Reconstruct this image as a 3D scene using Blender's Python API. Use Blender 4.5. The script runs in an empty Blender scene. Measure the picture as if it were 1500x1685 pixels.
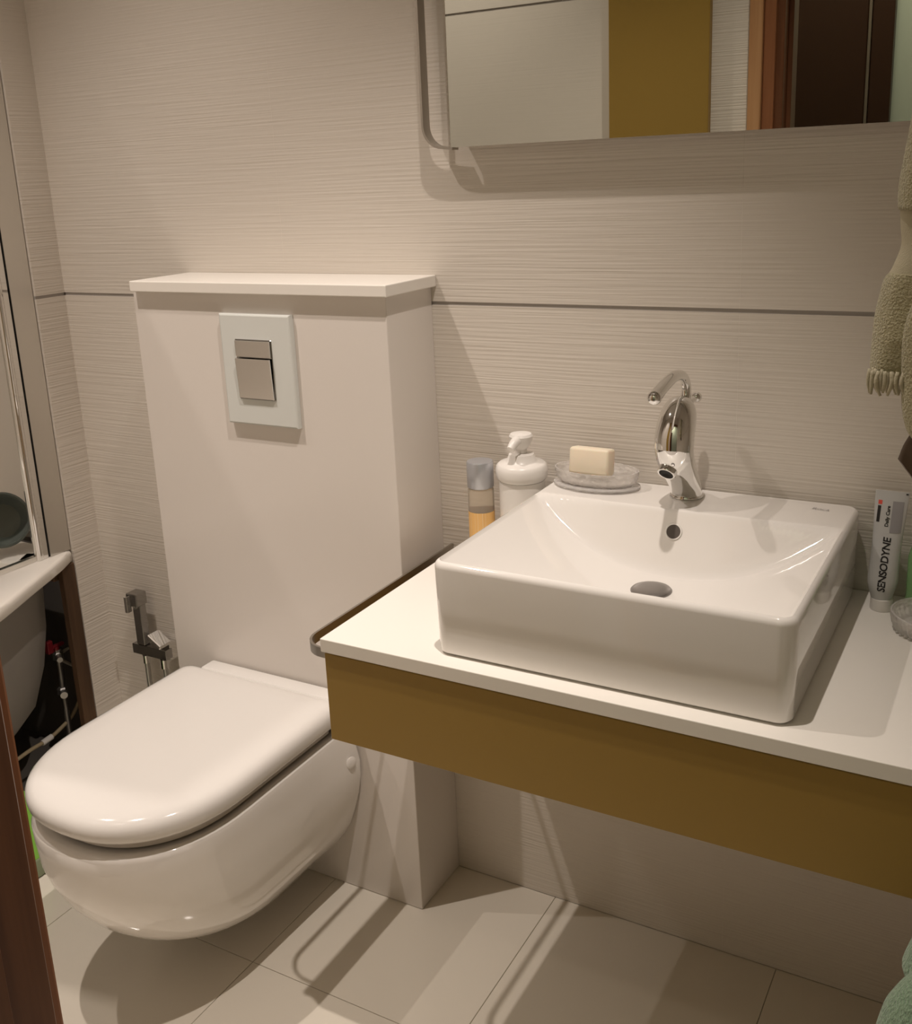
import bpy, bmesh, math, random
from mathutils import Vector, Matrix
random.seed(7)
S = bpy.context.scene
COL = S.collection
PI = math.pi

# ------------------------------------------------------------------ camera
cam_data = bpy.data.cameras.new('camera')
cam = bpy.data.objects.new('camera', cam_data)
COL.objects.link(cam)
cam.location = (0.5207, -1.6411, 1.4320)
cam.rotation_euler = (1.3080, 0.0431, 0.5121)
cam_data.sensor_width = 36
cam_data.lens = 1706.9 * 36 / 1685
cam_data.shift_y = -100.0 / 1685
cam_data.clip_start = 0.02
S.camera = cam

# ------------------------------------------------------------------ world, exposure
world = bpy.data.worlds.new('world')
S.world = world
world.use_nodes = True
world.node_tree.nodes['Background'].inputs[0].default_value = (1.0, 0.85, 0.68, 1)
world.node_tree.nodes['Background'].inputs[1].default_value = 0.02
S.view_settings.view_transform = 'Standard'
S.view_settings.look = 'None'
S.view_settings.gamma = 1
S.view_settings.use_curve_mapping = False
S.view_settings.exposure = 0.28

# ------------------------------------------------------------------ lamps (recessed halogen spots + hall lamp)
CEIL = 2.84
WARM = (1.0, 0.885, 0.80)
# x, y, watts, cone angle, tilt towards -x
SPOTS = [(-1.09, -0.78, 78.0, 90, -5.0), (0.04, -0.68, 92.0, 68, 12.0), (-1.90, -0.76, 56.0, 76, -7.0)]
for x, y, w, ang, tilt in SPOTS:
    ld = bpy.data.lights.new('spot_lamp', 'SPOT')
    ld.energy = w
    ld.color = WARM
    ld.spot_size = math.radians(ang)
    ld.spot_blend = 1.0
    ld.shadow_soft_size = 0.014
    lo = bpy.data.objects.new('spot_lamp', ld)
    COL.objects.link(lo)
    lo.location = (x, y, CEIL - 0.05)
    lo.rotation_euler = (0, math.radians(tilt), 0)
hl = bpy.data.lights.new('hall_lamp', 'AREA')
hl.energy = 9.0
hl.size = 0.35
hl.color = (1.0, 0.84, 0.66)
hlo = bpy.data.objects.new('hall_lamp', hl)
COL.objects.link(hlo)
hlo.location = (0.1, -1.65, CEIL - 0.05)

# ------------------------------------------------------------------ materials
MATS = {}
def mat(name, color, rough=0.4, metal=0.0, spec=0.5, coat=0.0, trans=0.0, ior=1.45, alpha=1.0, sheen=0.0):
    m = bpy.data.materials.new(name)
    m.use_nodes = True
    b = m.node_tree.nodes['Principled BSDF']
    b.inputs['Base Color'].default_value = (*color, 1)
    b.inputs['Roughness'].default_value = rough
    b.inputs['Metallic'].default_value = metal
    b.inputs['Specular IOR Level'].default_value = spec
    b.inputs['Coat Weight'].default_value = coat
    b.inputs['Coat Roughness'].default_value = 0.03
    b.inputs['Transmission Weight'].default_value = trans
    b.inputs['IOR'].default_value = ior
    b.inputs['Sheen Weight'].default_value = sheen
    MATS[name] = m
    return m

def nodes(m):
    nt = m.node_tree
    return nt, nt.nodes['Principled BSDF']

def mapping(nt, scale, rot=(0, 0, 0)):
    tc = nt.nodes.new('ShaderNodeTexCoord')
    mp = nt.nodes.new('ShaderNodeMapping')
    mp.inputs['Scale'].default_value = scale
    mp.inputs['Rotation'].default_value = rot
    nt.links.new(tc.outputs['Object'], mp.inputs['Vector'])
    return mp

def noise_bump(m, scale, nscale, strength, dist, detail=2.0, color_mix=None):
    nt, b = nodes(m)
    mp = mapping(nt, scale)
    nz = nt.nodes.new('ShaderNodeTexNoise')
    nz.inputs['Scale'].default_value = nscale
    nz.inputs['Detail'].default_value = detail
    nt.links.new(mp.outputs[0], nz.inputs['Vector'])
    if strength:
        bp = nt.nodes.new('ShaderNodeBump')
        bp.inputs['Strength'].default_value = strength
        bp.inputs['Distance'].default_value = dist
        nt.links.new(nz.outputs['Fac'], bp.inputs['Height'])
        nt.links.new(bp.outputs[0], b.inputs['Normal'])
    if color_mix:
        rp = nt.nodes.new('ShaderNodeValToRGB')
        rp.color_ramp.elements[0].position = color_mix[2]
        rp.color_ramp.elements[1].position = color_mix[3]
        rp.color_ramp.elements[0].color = (*color_mix[0], 1)
        rp.color_ramp.elements[1].color = (*color_mix[1], 1)
        nt.links.new(nz.outputs['Fac'], rp.inputs[0])
        nt.links.new(rp.outputs[0], b.inputs['Base Color'])
    return m

# ribbed wall tile: fine horizontal wavy ridges
m = mat('ribbed_tile', (0.71, 0.655, 0.585), 0.42)
noise_bump(m, (4.0, 4.0, 235.0), 1.0, 0.75, 0.0018, 1.5)
m = mat('smooth_tile', (0.71, 0.655, 0.585), 0.42)
noise_bump(m, (4.0, 4.0, 235.0), 1.0, 0.10, 0.0018, 1.5)
mat('strip_metal', (0.40, 0.37, 0.345), 0.5)
mat('grout', (0.62, 0.56, 0.49), 0.8)
m = mat('floor_tile', (0.74, 0.69, 0.60), 0.10, spec=0.5)
noise_bump(m, (1, 1, 1), 3.0, 0.02, 0.01, 2.0)
mat('floor_grout', (0.56, 0.51, 0.43), 0.8)
mat('ceiling_paint', (0.78, 0.75, 0.70), 0.8)
mat('laminate', (0.76, 0.71, 0.66), 0.22)
mat('slab_white', (0.84, 0.80, 0.74), 0.30)
mat('counter_white', (0.86, 0.83, 0.77), 0.24)
mat('ceramic', (0.84, 0.81, 0.77), 0.06, spec=0.55, coat=0.4)
mat('seat_plastic', (0.75, 0.725, 0.69), 0.10, spec=0.5, coat=0.3)
mat('chrome', (0.80, 0.79, 0.77), 0.05, 1.0)
mat('chrome_dark', (0.42, 0.41, 0.40), 0.10, 1.0)
m = mat('steel', (0.46, 0.43, 0.39), 0.32, 1.0)
mat('satin_grey', (0.30, 0.28, 0.265), 0.35, 0.8)
mat('aluminium', (0.70, 0.68, 0.64), 0.26, 1.0)
mat('mirror_silver', (0.57, 0.58, 0.53), 0.0, 1.0)
mat('mustard', (0.31, 0.195, 0.040), 0.42)
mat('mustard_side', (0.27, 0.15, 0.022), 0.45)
mat('black', (0.012, 0.012, 0.012), 0.6)
mat('overflow_dark', (0.09, 0.075, 0.065), 0.5)
mat('shaded_plaster', (0.13, 0.115, 0.10), 0.9)  # shade under the bath put into the colour of the lining
mat('tub_acrylic', (0.80, 0.76, 0.70), 0.15, coat=0.3)
mat('tub_shell', (0.30, 0.28, 0.255), 0.7)
mat('plate_glass_white', (0.70, 0.72, 0.69), 0.08, coat=0.6)
mat('soap', (0.86, 0.76, 0.60), 0.5)
MATS['soap'].node_tree.nodes['Principled BSDF'].inputs['Subsurface Weight'].default_value = 0.15
mat('plastic_white', (0.82, 0.79, 0.75), 0.30)
mat('cap_silver', (0.50, 0.51, 0.54), 0.35, 0.6)
mat('clear_glass', (0.97, 0.98, 0.97), 0.02, trans=1.0, ior=1.45)
mat('bottle_plastic', (0.86, 0.78, 0.66), 0.22, trans=0.75, ior=1.2)
m = mat('cut_glass', (0.97, 0.94, 0.91), 0.16, trans=0.62, ior=1.25)
nt, b_ = nodes(m)
mp_ = mapping(nt, (1, 1, 1.6), (0.0, 0.0, 0.4))
vo_ = nt.nodes.new('ShaderNodeTexVoronoi')
vo_.inputs['Scale'].default_value = 95.0
bp_ = nt.nodes.new('ShaderNodeBump')
bp_.inputs['Strength'].default_value = 0.4
bp_.inputs['Distance'].default_value = 0.004
nt.links.new(mp_.outputs[0], vo_.inputs['Vector'])
nt.links.new(vo_.outputs['Distance'], bp_.inputs['Height'])
nt.links.new(bp_.outputs[0], b_.inputs['Normal'])
mat('screen_glass', (0.97, 0.99, 0.98), 0.0, trans=1.0, ior=1.1)
mat('amber_label', (0.78, 0.47, 0.17), 0.4)
mat('label_line', (0.85, 0.66, 0.40), 0.4)
mat('tube_white', (0.56, 0.56, 0.55), 0.35)
mat('ink', (0.02, 0.018, 0.018), 0.5)
mat('ink_grey', (0.33, 0.32, 0.33), 0.5)
mat('ink_red', (0.75, 0.10, 0.07), 0.5)
mat('green_plastic', (0.42, 0.72, 0.34), 0.2, trans=0.6, ior=1.2)
mat('green_cup', (0.30, 0.68, 0.10), 0.35)
mat('grey_green', (0.24, 0.27, 0.17), 0.4)
mat('bowl_grey', (0.16, 0.18, 0.16), 0.15, trans=0.3)
mat('red_plastic', (0.22, 0.015, 0.022), 0.4)
mat('hose_grey', (0.40, 0.36, 0.30), 0.4)
mat('hose_beige', (0.40, 0.32, 0.20), 0.5)
mat('galvanised', (0.55, 0.54, 0.52), 0.35, 0.9)
mat('mint_paint', (0.58, 0.70, 0.62), 0.7)
mat('hall_paint', (0.45, 0.40, 0.33), 0.8)
m = mat('towel_olive', (0.42, 0.37, 0.22), 0.95, sheen=0.3)
noise_bump(m, (1, 1, 1), 420.0, 0.8, 0.004, 2.0, ((0.33, 0.29, 0.16), (0.52, 0.47, 0.31), 0.3, 0.7))
m = mat('towel_band', (0.52, 0.47, 0.34), 0.9)
noise_bump(m, (1, 1, 1), 700.0, 0.3, 0.002, 1.0)
m = mat('towel_mint', (0.22, 0.36, 0.25), 0.95, sheen=0.3)
noise_bump(m, (1, 1, 0.6), 380.0, 0.8, 0.004, 2.0, ((0.13, 0.21, 0.13), (0.25, 0.37, 0.24), 0.3, 0.7))
m = mat('leather_brown', (0.10, 0.065, 0.040), 0.6)
m = mat('wood_brown', (0.12, 0.040, 0.014), 0.38)
noise_bump(m, (30, 30, 1.2), 2.0, 0.08, 0.002, 4.0, ((0.11, 0.040, 0.018), (0.20, 0.080, 0.036), 0.3, 0.7))
m = mat('wood_tan', (0.34, 0.17, 0.07), 0.45)
noise_bump(m, (26, 26, 1.0), 2.0, 0.08, 0.002, 4.0, ((0.42, 0.21, 0.09), (0.58, 0.33, 0.16), 0.3, 0.7))
m = mat('wood_raw', (0.17, 0.085, 0.035), 0.7)
noise_bump(m, (24, 24, 1.5), 2.0, 0.1, 0.002, 4.0, ((0.075, 0.040, 0.020), (0.14, 0.078, 0.040), 0.3, 0.7))
m = mat('wood_red', (0.20, 0.075, 0.030), 0.4)
noise_bump(m, (28, 28, 1.0), 2.0, 0.08, 0.002, 4.0, ((0.23, 0.085, 0.036), (0.34, 0.14, 0.062), 0.3, 0.7))
m = mat('door_dark', (0.045, 0.020, 0.010), 0.4)

# ------------------------------------------------------------------ helpers
def link_obj(name, bm, m, parent=None, loc=(0, 0, 0), smooth=False, auto=None):
    """world-space bmesh -> one mesh object whose origin is loc (or its parent's origin)"""
    if parent is not None:
        base = Vector(parent['_o'])
    else:
        base = Vector(loc)
    bmesh.ops.translate(bm, verts=bm.verts, vec=-base)
    bmesh.ops.recalc_face_normals(bm, faces=bm.faces)
    me = bpy.data.meshes.new(name)
    bm.to_mesh(me)
    bm.free()
    if m:
        me.materials.append(MATS[m])
    if smooth:
        me.polygons.foreach_set('use_smooth', [True] * len(me.polygons))
        if auto is not None:
            me.set_sharp_from_angle(angle=math.radians(auto))
    o = bpy.data.objects.new(name, me)
    COL.objects.link(o)
    if parent is not None:
        o.parent = parent
    else:
        o.location = base
    o['_o'] = tuple(base)
    return o

def tag(o, label, cat, group=None):
    o['label'] = label
    o['category'] = cat
    if group:
        o['group'] = group
    return o

def thing(name, label, cat, loc, group=None):
    o = bpy.data.objects.new(name, None)
    o.empty_display_size = 0.05
    COL.objects.link(o)
    o.location = loc
    o['_o'] = tuple(loc)
    return tag(o, label, cat, group)

def struct(name, bm, m, **k):
    o = link_obj(name, bm, m, **k)
    o['kind'] = 'structure'
    return o

def box(bm, x0, x1, y0, y1, z0, z1, bev=0.0, seg=2):
    r = bmesh.ops.create_cube(bm, size=1.0)
    vs = r['verts']
    for v in vs:
        v.co = Vector(((x0 + x1) / 2 + v.co.x * (x1 - x0), (y0 + y1) / 2 + v.co.y * (y1 - y0), (z0 + z1) / 2 + v.co.z * (z1 - z0)))
    if bev > 0:
        es = list({e for v in vs for e in v.link_edges})
        bmesh.ops.bevel(bm, geom=es, offset=bev, segments=seg, profile=0.5, affect='EDGES')
    return bm

def boxes(*specs):
    bm = bmesh.new()
    for s in specs:
        box(bm, *s)
    return bm

def loft(bm, rings, cap0=True, cap1=True, closed=True):
    vr = [[bm.verts.new(p) for p in r] for r in rings]
    n = len(vr[0])
    for a, b in zip(vr, vr[1:]):
        for i in range(n if closed else n - 1):
            j = (i + 1) % n
            try:
                bm.faces.new((a[i], a[j], b[j], b[i]))
            except ValueError:
                pass
    if cap0:
        bm.faces.new(list(reversed(vr[0])))
    if cap1:
        bm.faces.new(vr[-1])
    return vr

def lathe(bm, prof, c, seg=40, cap0=True, cap1=True, axis=None):
    """prof: list of (radius, height)"""
    rings = []
    for r, h in prof:
        rings.append([Vector((r * math.cos(2 * PI * k / seg), r * math.sin(2 * PI * k / seg), h)) for k in range(seg)])
    if axis is not None:
        q = Vector((0, 0, 1)).rotation_difference(Vector(axis).normalized())
        rings = [[q @ p for p in r] for r in rings]
    c = Vector(c)
    rings = [[p + c for p in r] for r in rings]
    return loft(bm, rings, cap0, cap1)

def catmull(pts, n):
    P = [Vector(p) for p in pts]
    P = [2 * P[0] - P[1]] + P + [2 * P[-1] - P[-2]]
    out = []
    for i in range(1, len(P) - 2):
        for k in range(n):
            t = k / n
            a, b, c, d = P[i - 1], P[i], P[i + 1], P[i + 2]
            out.append(0.5 * ((2 * b) + (c - a) * t + (2 * a - 5 * b + 4 * c - d) * t * t + (3 * b - a - 3 * c + d) * t ** 3))
    out.append(P[-2])
    return out

def tube(bm, pts, rad, seg=12, smooth=0, caps=True, flat=1.0):
    """rad: number or list per control point"""
    ctrl = [Vector(p) for p in pts]
    if not isinstance(rad, (list, tuple)):
        rad = [rad] * len(ctrl)
    if smooth:
        rr = [Vector((r, 0, 0)) for r in rad]
        rad = [max(1e-5, v.x) for v in catmull(rr, smooth)]
        ctrl = catmull(ctrl, smooth)
    rings = []
    prev = None
    for i, p in enumerate(ctrl):
        t = (ctrl[min(i + 1, len(ctrl) - 1)] - ctrl[max(i - 1, 0)]).normalized()
        if prev is None:
            ref = Vector((1, 0, 0)) if abs(t.x) < 0.9 else Vector((0, 1, 0))
            u = (ref - t * ref.dot(t)).normalized()
        else:
            u = (prev - t * prev.dot(t)).normalized()
        prev = u
        v = t.cross(u)
        rings.append([p + (u * math.cos(2 * PI * k / seg) + v * flat * math.sin(2 * PI * k / seg)) * rad[i] for k in range(seg)])
    return loft(bm, rings, caps, caps)

def rrect(x0, x1, y0, y1, r, n=8, side=0):
    """rounded rectangle outline (ccw), extra points on each side"""
    pts = []
    cs = [(x1 - r, y0 + r, -90), (x1 - r, y1 - r, 0), (x0 + r, y1 - r, 90), (x0 + r, y0 + r, 180)]
    for i, (cx, cy, a0) in enumerate(cs):
        for k in range(n + 1):
            a = math.radians(a0 + 90 * k / n)
            pts.append((cx + r * math.cos(a), cy + r * math.sin(a)))
        if side:
            nx, ny, na = cs[(i + 1) % 4]
            a = math.radians(a0 + 90)
            p = (cx + r * math.cos(a), cy + r * math.sin(a))
            b = math.radians(na)
            q = (nx + r * math.cos(b), ny + r * math.sin(b))
            for k in range(1, side):
                t = k / side
                pts.append((p[0] + (q[0] - p[0]) * t, p[1] + (q[1] - p[1]) * t))
    return pts

def text_bm(body, size, place, extrude=0.0, shear=0.0, spacing=1.0, align='LEFT', weight=0.0):
    """flat lettering as a mesh; place(x, y) -> world point"""
    cu = bpy.data.curves.new('lettering', 'FONT')
    cu.body = body
    cu.size = size
    cu.shear = shear
    cu.space_character = spacing
    cu.align_x = align
    cu.resolution_u = 3
    cu.offset = weight
    o = bpy.data.objects.new('lettering', cu)
    COL.objects.link(o)
    dg = bpy.context.evaluated_depsgraph_get()
    me = bpy.data.meshes.new_from_object(o.evaluated_get(dg))
    bpy.data.objects.remove(o)
    bm = bmesh.new()
    bm.from_mesh(me)
    bpy.data.meshes.remove(me)
    for v in bm.verts:
        v.co = Vector(place(v.co.x, v.co.y))
    return bm

# ------------------------------------------------------------------ room dimensions
XL = -1.444          # face of the short left wall
XR = 0.64            # right wall
YF = -1.212           # inner face of the front (door) wall
XT = -2.45           # far side of the bath alcove
ZG = 1.2016          # height of the metal strip on the tiles
ZG2 = 1.864
TT = 0.006           # tile thickness

def tile_mat(axis, plane, mid):
    return 'smooth_tile' if axis == 'y' and plane < -1 and mid < -0.5 else 'ribbed_tile'

def tile_wall(name, backing, faces):
    """backing box + ribbed tiles and strips as children. faces: list of (axis, plane, sign, a0, a1, z0, z1, joints)"""
    w = struct(name, boxes(backing), 'grout')
    for axis, plane, sg, a0, a1, z0, z1, joints in faces:
        zs = [z for z in (z0, ZG, ZG2, z1) if z0 <= z <= z1]
        edges = [a0] + [j for j in joints if a0 < j < a1] + [a1]
        for za, zb in zip(zs, zs[1:]):
            ga = 0.0035 if za in (ZG, ZG2) else 0.0001
            gb = 0.0035 if zb in (ZG, ZG2) else 0.0001
            for ea, eb in zip(edges, edges[1:]):
                bm = bmesh.new()
                lo, hi = (plane, plane + sg * TT) if sg < 0 else (plane, plane + sg * TT)
                p0, p1 = min(lo, hi), max(lo, hi)
                g = 0.00004
                if axis == 'y':
                    box(bm, ea + g, eb - g, p0, p1, za + ga, zb - gb)
                else:
                    box(bm, p0, p1, ea + g, eb - g, za + ga, zb - gb)
                link_obj('tile', bm, tile_mat(axis, plane, (ea + eb) / 2), w)
        for zz in (ZG, ZG2):
            if z0 < zz < z1:
                bm = bmesh.new()
                q0, q1 = min(plane, plane + sg * TT * 0.6), max(plane, plane + sg * TT * 0.6)
                if axis == 'y':
                    box(bm, a0, a1, q0, q1, zz - 0.0035, zz + 0.0035)
                else:
                    box(bm, q0, q1, a0, a1, zz - 0.0035, zz + 0.0035)
                link_obj('joint_strip', bm, 'strip_metal', w)
    return w

# ------------------------------------------------------------------ floor, ceiling, walls
fl = struct('floor', boxes((XT, XR + 0.1, -1.30, 0.1, -0.06, -0.003)), 'floor_grout')
xs = [-1.46, -1.12, -0.68, -0.24, 0.20, XR]
ys = [YF, -0.86, -0.42, 0.0]
for xa, xb in zip(xs, xs[1:]):
    for ya, yb in zip(ys, ys[1:]):
        g = 0.0006
        link_obj('tile', boxes((xa + g, xb - g, ya + g, yb - g, -0.02, 0.0, 0.0006, 1)), 'floor_tile', fl)
struct('floor_hall', boxes((-1.2, 1.3, -2.1, -1.30, -0.06, 0.0)), 'wood_brown')
struct('ceiling', boxes((XT - 0.1, 1.4, -2.2, 0.1, CEIL, CEIL + 0.08)), 'ceiling_paint')

tile_wall('wall_back', (XT - 0.1, XR + 0.1, TT, 0.12, 0.0, CEIL),
          [('y', TT, -1, XL, XR, 0.0, CEIL, (-0.80, 0.10))])
tile_wall('wall_left', (XL - 0.020, XL - TT, -0.080, TT, 0.0, CEIL),
          [('x', XL - TT, 1, -0.080, 0.0, 0.0, CEIL, ())])
tile_wall('wall_right', (XR + TT, XR + 0.12, -1.30, 0.12, 0.0, CEIL),
          [('x', XR + TT, -1, YF, 0.0, 0.0, CEIL, ())])
tile_wall('wall_front', (XT - 0.1, -0.125, -1.30, YF - TT, 0.0, CEIL),
          [('y', YF - TT, 1, XT, -0.170, 0.0, CEIL, (-1.35, -0.41))])
tile_wall('wall_lintel', (-0.125, XR + 0.12, -1.30, YF - TT, 2.08, CEIL),
          [('y', YF - TT, 1, -0.170, XR, 2.14, CEIL, ())])
struct('wall_alcove', boxes((XT - 0.1, XT, -1.30, 0.1, 0.0, CEIL)), 'grout')
struct('wall_alcove_back', boxes((XT, XL - 0.021, -0.030, TT - 0.001, 0.606, CEIL)), 'grout')
struct('wall_alcove_low', boxes((XT, XL - 0.021, -0.020, TT - 0.001, 0.0, 0.57)), 'shaded_plaster')
struct('floor_alcove', boxes((XT, -1.462, YF, -0.001, -0.004, 0.001)), 'shaded_plaster')
struct('wall_hall_left', boxes((-1.2, -1.1, -2.1, -1.30, 0, CEIL)), 'hall_paint')
struct('wall_hall_right', boxes((1.2, 1.3, -2.1, -1.30, 0, CEIL)), 'hall_paint')
struct('wall_hall_near', boxes((XR + 0.12, 1.3, -1.30, -1.20, 0, CEIL)), 'hall_paint')
struct('wall_hall_back', boxes((-1.2, 1.3, -2.2, -2.1, 0, CEIL)), 'mint_paint')

# door frame around the doorway the camera stands in
dj = struct('trim_1', boxes((-0.125, -0.100, -1.33, -1.226, 0, 2.06, 0.002, 1)), 'wood_brown')
link_obj('casing', boxes((-0.180, -0.147, YF - 0.001, YF + 0.017, 0, 2.10, 0.003, 2)), 'wood_tan', dj)
link_obj('casing', boxes((-0.147, -0.118, YF - 0.020, YF + 0.004, 0, 2.10, 0.003, 2)), 'wood_red', dj)
link_obj('door_stop', boxes((-0.1000, -0.088, -1.32, -1.268, 0, 2.06, 0.001, 1)), 'wood_brown', dj)
struct('trim_2', boxes((-0.125, XR + 0.01, -1.32, YF + 0.014, 2.06, 2.12, 0.003, 2)), 'wood_brown')

# dark wardrobe door on the far side of the hall, seen in the mirror
wd = thing('hall_wardrobe', 'dark brown wardrobe door with a steel edge strip, mirrored at upper right', 'wardrobe', (-0.3, -2.06, 0))
link_obj('door_panel', boxes((-0.75, -0.035, -2.095, -2.055, 0.0, 2.1, 0.003, 1)), 'door_dark', wd)
link_obj('door_panel', boxes((-0.024, 0.040, -2.095, -2.055, 0.0, 2.1, 0.003, 1)), 'door_dark', wd)
link_obj('edge_strip', boxes((-0.034, -0.025, -2.095, -2.050, 0.0, 2.1, 0.001, 1)), 'steel', wd)

# tall mustard cabinet on the door wall, seen in the mirror
tc = thing('tall_cabinet', 'tall flat mustard yellow cabinet reflected in the mirror', 'cabinet', (-0.41, YF, 0.25))
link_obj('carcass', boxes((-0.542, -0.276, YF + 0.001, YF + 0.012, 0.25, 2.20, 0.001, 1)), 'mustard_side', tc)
link_obj('door', boxes((-0.543, -0.275, YF + 0.0125, YF + 0.028, 0.25, 2.20, 0.0015, 1)), 'mustard', tc)

# ceiling downlight fittings
for i, (x, y, w, ang, tilt) in enumerate(SPOTS):
    d = thing('ceiling_spotlight', ('round chrome halogen downlight in the ceiling above the toilet', 'round chrome halogen downlight in the ceiling above the washbasin', 'round chrome halogen downlight in the ceiling above the bath')[i], 'lamp', (x, y, CEIL), 'ceiling downlights')
    bm = bmesh.new()
    prof = [(0.034, 0.0), (0.045, 0.0), (0.047, -0.004), (0.045, -0.008), (0.036, -0.010), (0.034, -0.006)]
    lathe(bm, prof + [prof[0]], (x, y, CEIL), 32, False, False)
    link_obj('trim_ring', bm, 'chrome', d, smooth=True)

# ------------------------------------------------------------------ cistern housing
CL, CR, CY = -1.0628, -0.4639, -0.1534
ch = thing('cistern_housing', 'tall white boxed-in toilet cistern with overhanging top slab', 'cistern', (-0.763, -0.08, 0))
bm = boxes((CL, CR, CY, -0.0005, 0.0005, 1.2318, 0.0012, 1))
link_obj('casing', bm, 'laminate', ch)
bm = boxes((-1.0545, -0.4527, -0.1683, -0.0005, 1.2322, 1.2532, 0.0018, 2))
link_obj('top_slab', bm, 'slab_white', ch)
# flush plate
px0, px1, pz0, pz1 = -0.834, -0.667, 0.984, 1.1955
bm = bmesh.new()
r = bmesh.ops.create_cube(bm, size=1.0)
for v in r['verts']:
    v.co = Vector(((px0 + px1) / 2 + v.co.x * (px1 - px0), CY - 0.0062 + v.co.y * 0.0120, (pz0 + pz1) / 2 + v.co.z * (pz1 - pz0)))
fe = [e for e in bm.edges if all(v.co.y < CY - 0.01 for v in e.verts)]
bmesh.ops.bevel(bm, geom=fe, offset=0.0035, segments=2, profile=0.5, affect='EDGES')
fp = link_obj('flush_plate', bm, 'plate_glass_white', ch)
fp['label'] = 'pale glass flush plate'
bx0, bx1, bz0, bz1 = -0.796, -0.714, 1.0365, 1.1465
link_obj('button_frame', boxes((bx0 - 0.002, bx1 + 0.002, CY - 0.0140, CY - 0.0115, bz0 - 0.002, bz1 + 0.002, 0.0008, 1)), 'chrome_dark', fp)
zs_ = 1.1145
for za, zb, tilt in ((zs_ + 0.0008, bz1, 1.0), (bz0, zs_ - 0.0008, 3.0)):
    bm = boxes((bx0, bx1, CY - 0.0172, CY - 0.0135, za, zb, 0.0010, 2))
    piv = Vector((0, CY - 0.0135, za))
    bmesh.ops.rotate(bm, verts=bm.verts, cent=piv, matrix=Matrix.Rotation(math.radians(tilt), 3, 'X'))
    link_obj('flush_button', bm, 'chrome', fp)

# ------------------------------------------------------------------ toilet
XC = -0.800
def dshape(hw, yb, yf, yc, n=64, e=2.25, taper=0.0, cr=0.02):
    """D outline: straight sides from the back (yb) to yc, superellipse front to yf. ccw from above"""
    pts = []
    nf = n // 2
    for k in range(nf + 1):                      # front: left(-x) to right(+x)
        a = PI + PI * k / nf
        c, s = math.cos(a), math.sin(a)
        x = math.copysign(abs(c) ** (2 / e), c) * hw
        y = yc + math.copysign(abs(s) ** (2 / e), s) * (yc - yf)
        pts.append((XC + x, y))
    ns = 10
    hb = hw * (1 - taper)
    for k in range(1, ns + 1):                   # right side to back corner
        t = k / ns
        pts.append((XC + hw + (hb - hw) * t, yc + (yb - cr - yc) * t))
    for k in range(1, 7):
        a = PI / 2 * k / 6
        pts.append((XC + hb - cr + cr * math.cos(a), yb - cr + cr * math.sin(a)))
    for k in range(1, 7):
        t = k / 7
        pts.append((XC + (hb - cr) * (1 - 2 * t), yb))
    for k in range(0, 6):
        a = PI / 2 + PI / 2 * k / 6
        pts.append((XC - hb + cr + cr * math.cos(a), yb - cr + cr * math.sin(a)))
    for k in range(0, ns):
        t = k / ns
        pts.append((XC - hb - (hw - hb) * t, yb - cr + (yc - yb + cr) * t))
    return pts

YB = CY - 0.001
wc = thing('wall_hung_toilet', 'white wall-hung toilet with closed D-shaped lid under the cistern housing', 'toilet', (XC, YB, 0.07))
bm = bmesh.new()
# (z, half width front, back half-width taper, front y, yc)
secs = [
    (0.384, 0.184, 0.00, -0.672, -0.47), (0.388, 0.194, 0.00, -0.685, -0.47), (0.386, 0.201, 0.00, -0.693, -0.47), (0.378, 0.204, 0.00, -0.698, -0.47),
    (0.350, 0.203, -0.02, -0.698, -0.46), (0.315, 0.203, -0.06, -0.696, -0.45), (0.280, 0.201, -0.07, -0.687, -0.44),
    (0.240, 0.196, -0.06, -0.670, -0.43), (0.200, 0.188, -0.04, -0.644, -0.42), (0.165, 0.176, -0.04, -0.610, -0.40),
    (0.135, 0.161, -0.03, -0.570, -0.38), (0.110, 0.143, -0.03, -0.524, -0.355), (0.090, 0.122, -0.03, -0.474, -0.33),
    (0.076, 0.098, -0.02, -0.430, -0.31), (0.068, 0.070, 0.0, -0.385, -0.30)]
rings = []
for z, hw, tp, yf, yc in secs:
    rings.append([(x, y, z) for x, y in dshape(hw, YB, yf, yc, taper=tp, cr=0.012)])
loft(bm, rings)
link_obj('bowl', bm, 'ceramic', wc, smooth=True, auto=50)
bm = bmesh.new()
rings = [[(x, y, z) for x, y in dshape(hw, YB - 0.045, yf, -0.47, cr=0.015)] for z, hw, yf in
         ((0.3885, 0.177, -0.664), (0.390, 0.181, -0.668), (0.405, 0.181, -0.668), (0.4115, 0.178, -0.664))]
loft(bm, rings)
link_obj('seat_ring', bm, 'seat_plastic', wc, smooth=True, auto=50)
bm = bmesh.new()
lid = [(0.4125, 0.192, -0.680), (0.413, 0.199, -0.689), (0.4155, 0.203, -0.6935), (0.421, 0.2065, -0.697), (0.430, 0.2075, -0.698),
       (0.438, 0.2065, -0.697), (0.4455, 0.2025, -0.693), (0.4510, 0.1965, -0.686), (0.4545, 0.188, -0.676), (0.4565, 0.176, -0.662), (0.4575, 0.14, -0.61), (0.4580, 0.07, -0.50)]
yb0 = YB - 0.030
rings = []
for i, (z, hw, yf) in enumerate(lid):
    ins = 0.2075 - hw
    rings.append([(x, y, z) for x, y in dshape(hw, yb0 - (ins if i > 3 else 0) * 0.8, yf, -0.47 if i < 10 else -0.45 + 0.03 * (i - 9), cr=0.022 if i < 9 else 0.018, e=2.3)])
loft(bm, rings)
link_obj('lid', bm, 'seat_plastic', wc, smooth=True, auto=60)
link_obj('hinge_cover', boxes((-0.955, -0.600, YB - 0.044, YB - 0.003, 0.3885, 0.4555, 0.006, 3)), 'seat_plastic', wc, smooth=True, auto=40)
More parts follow.
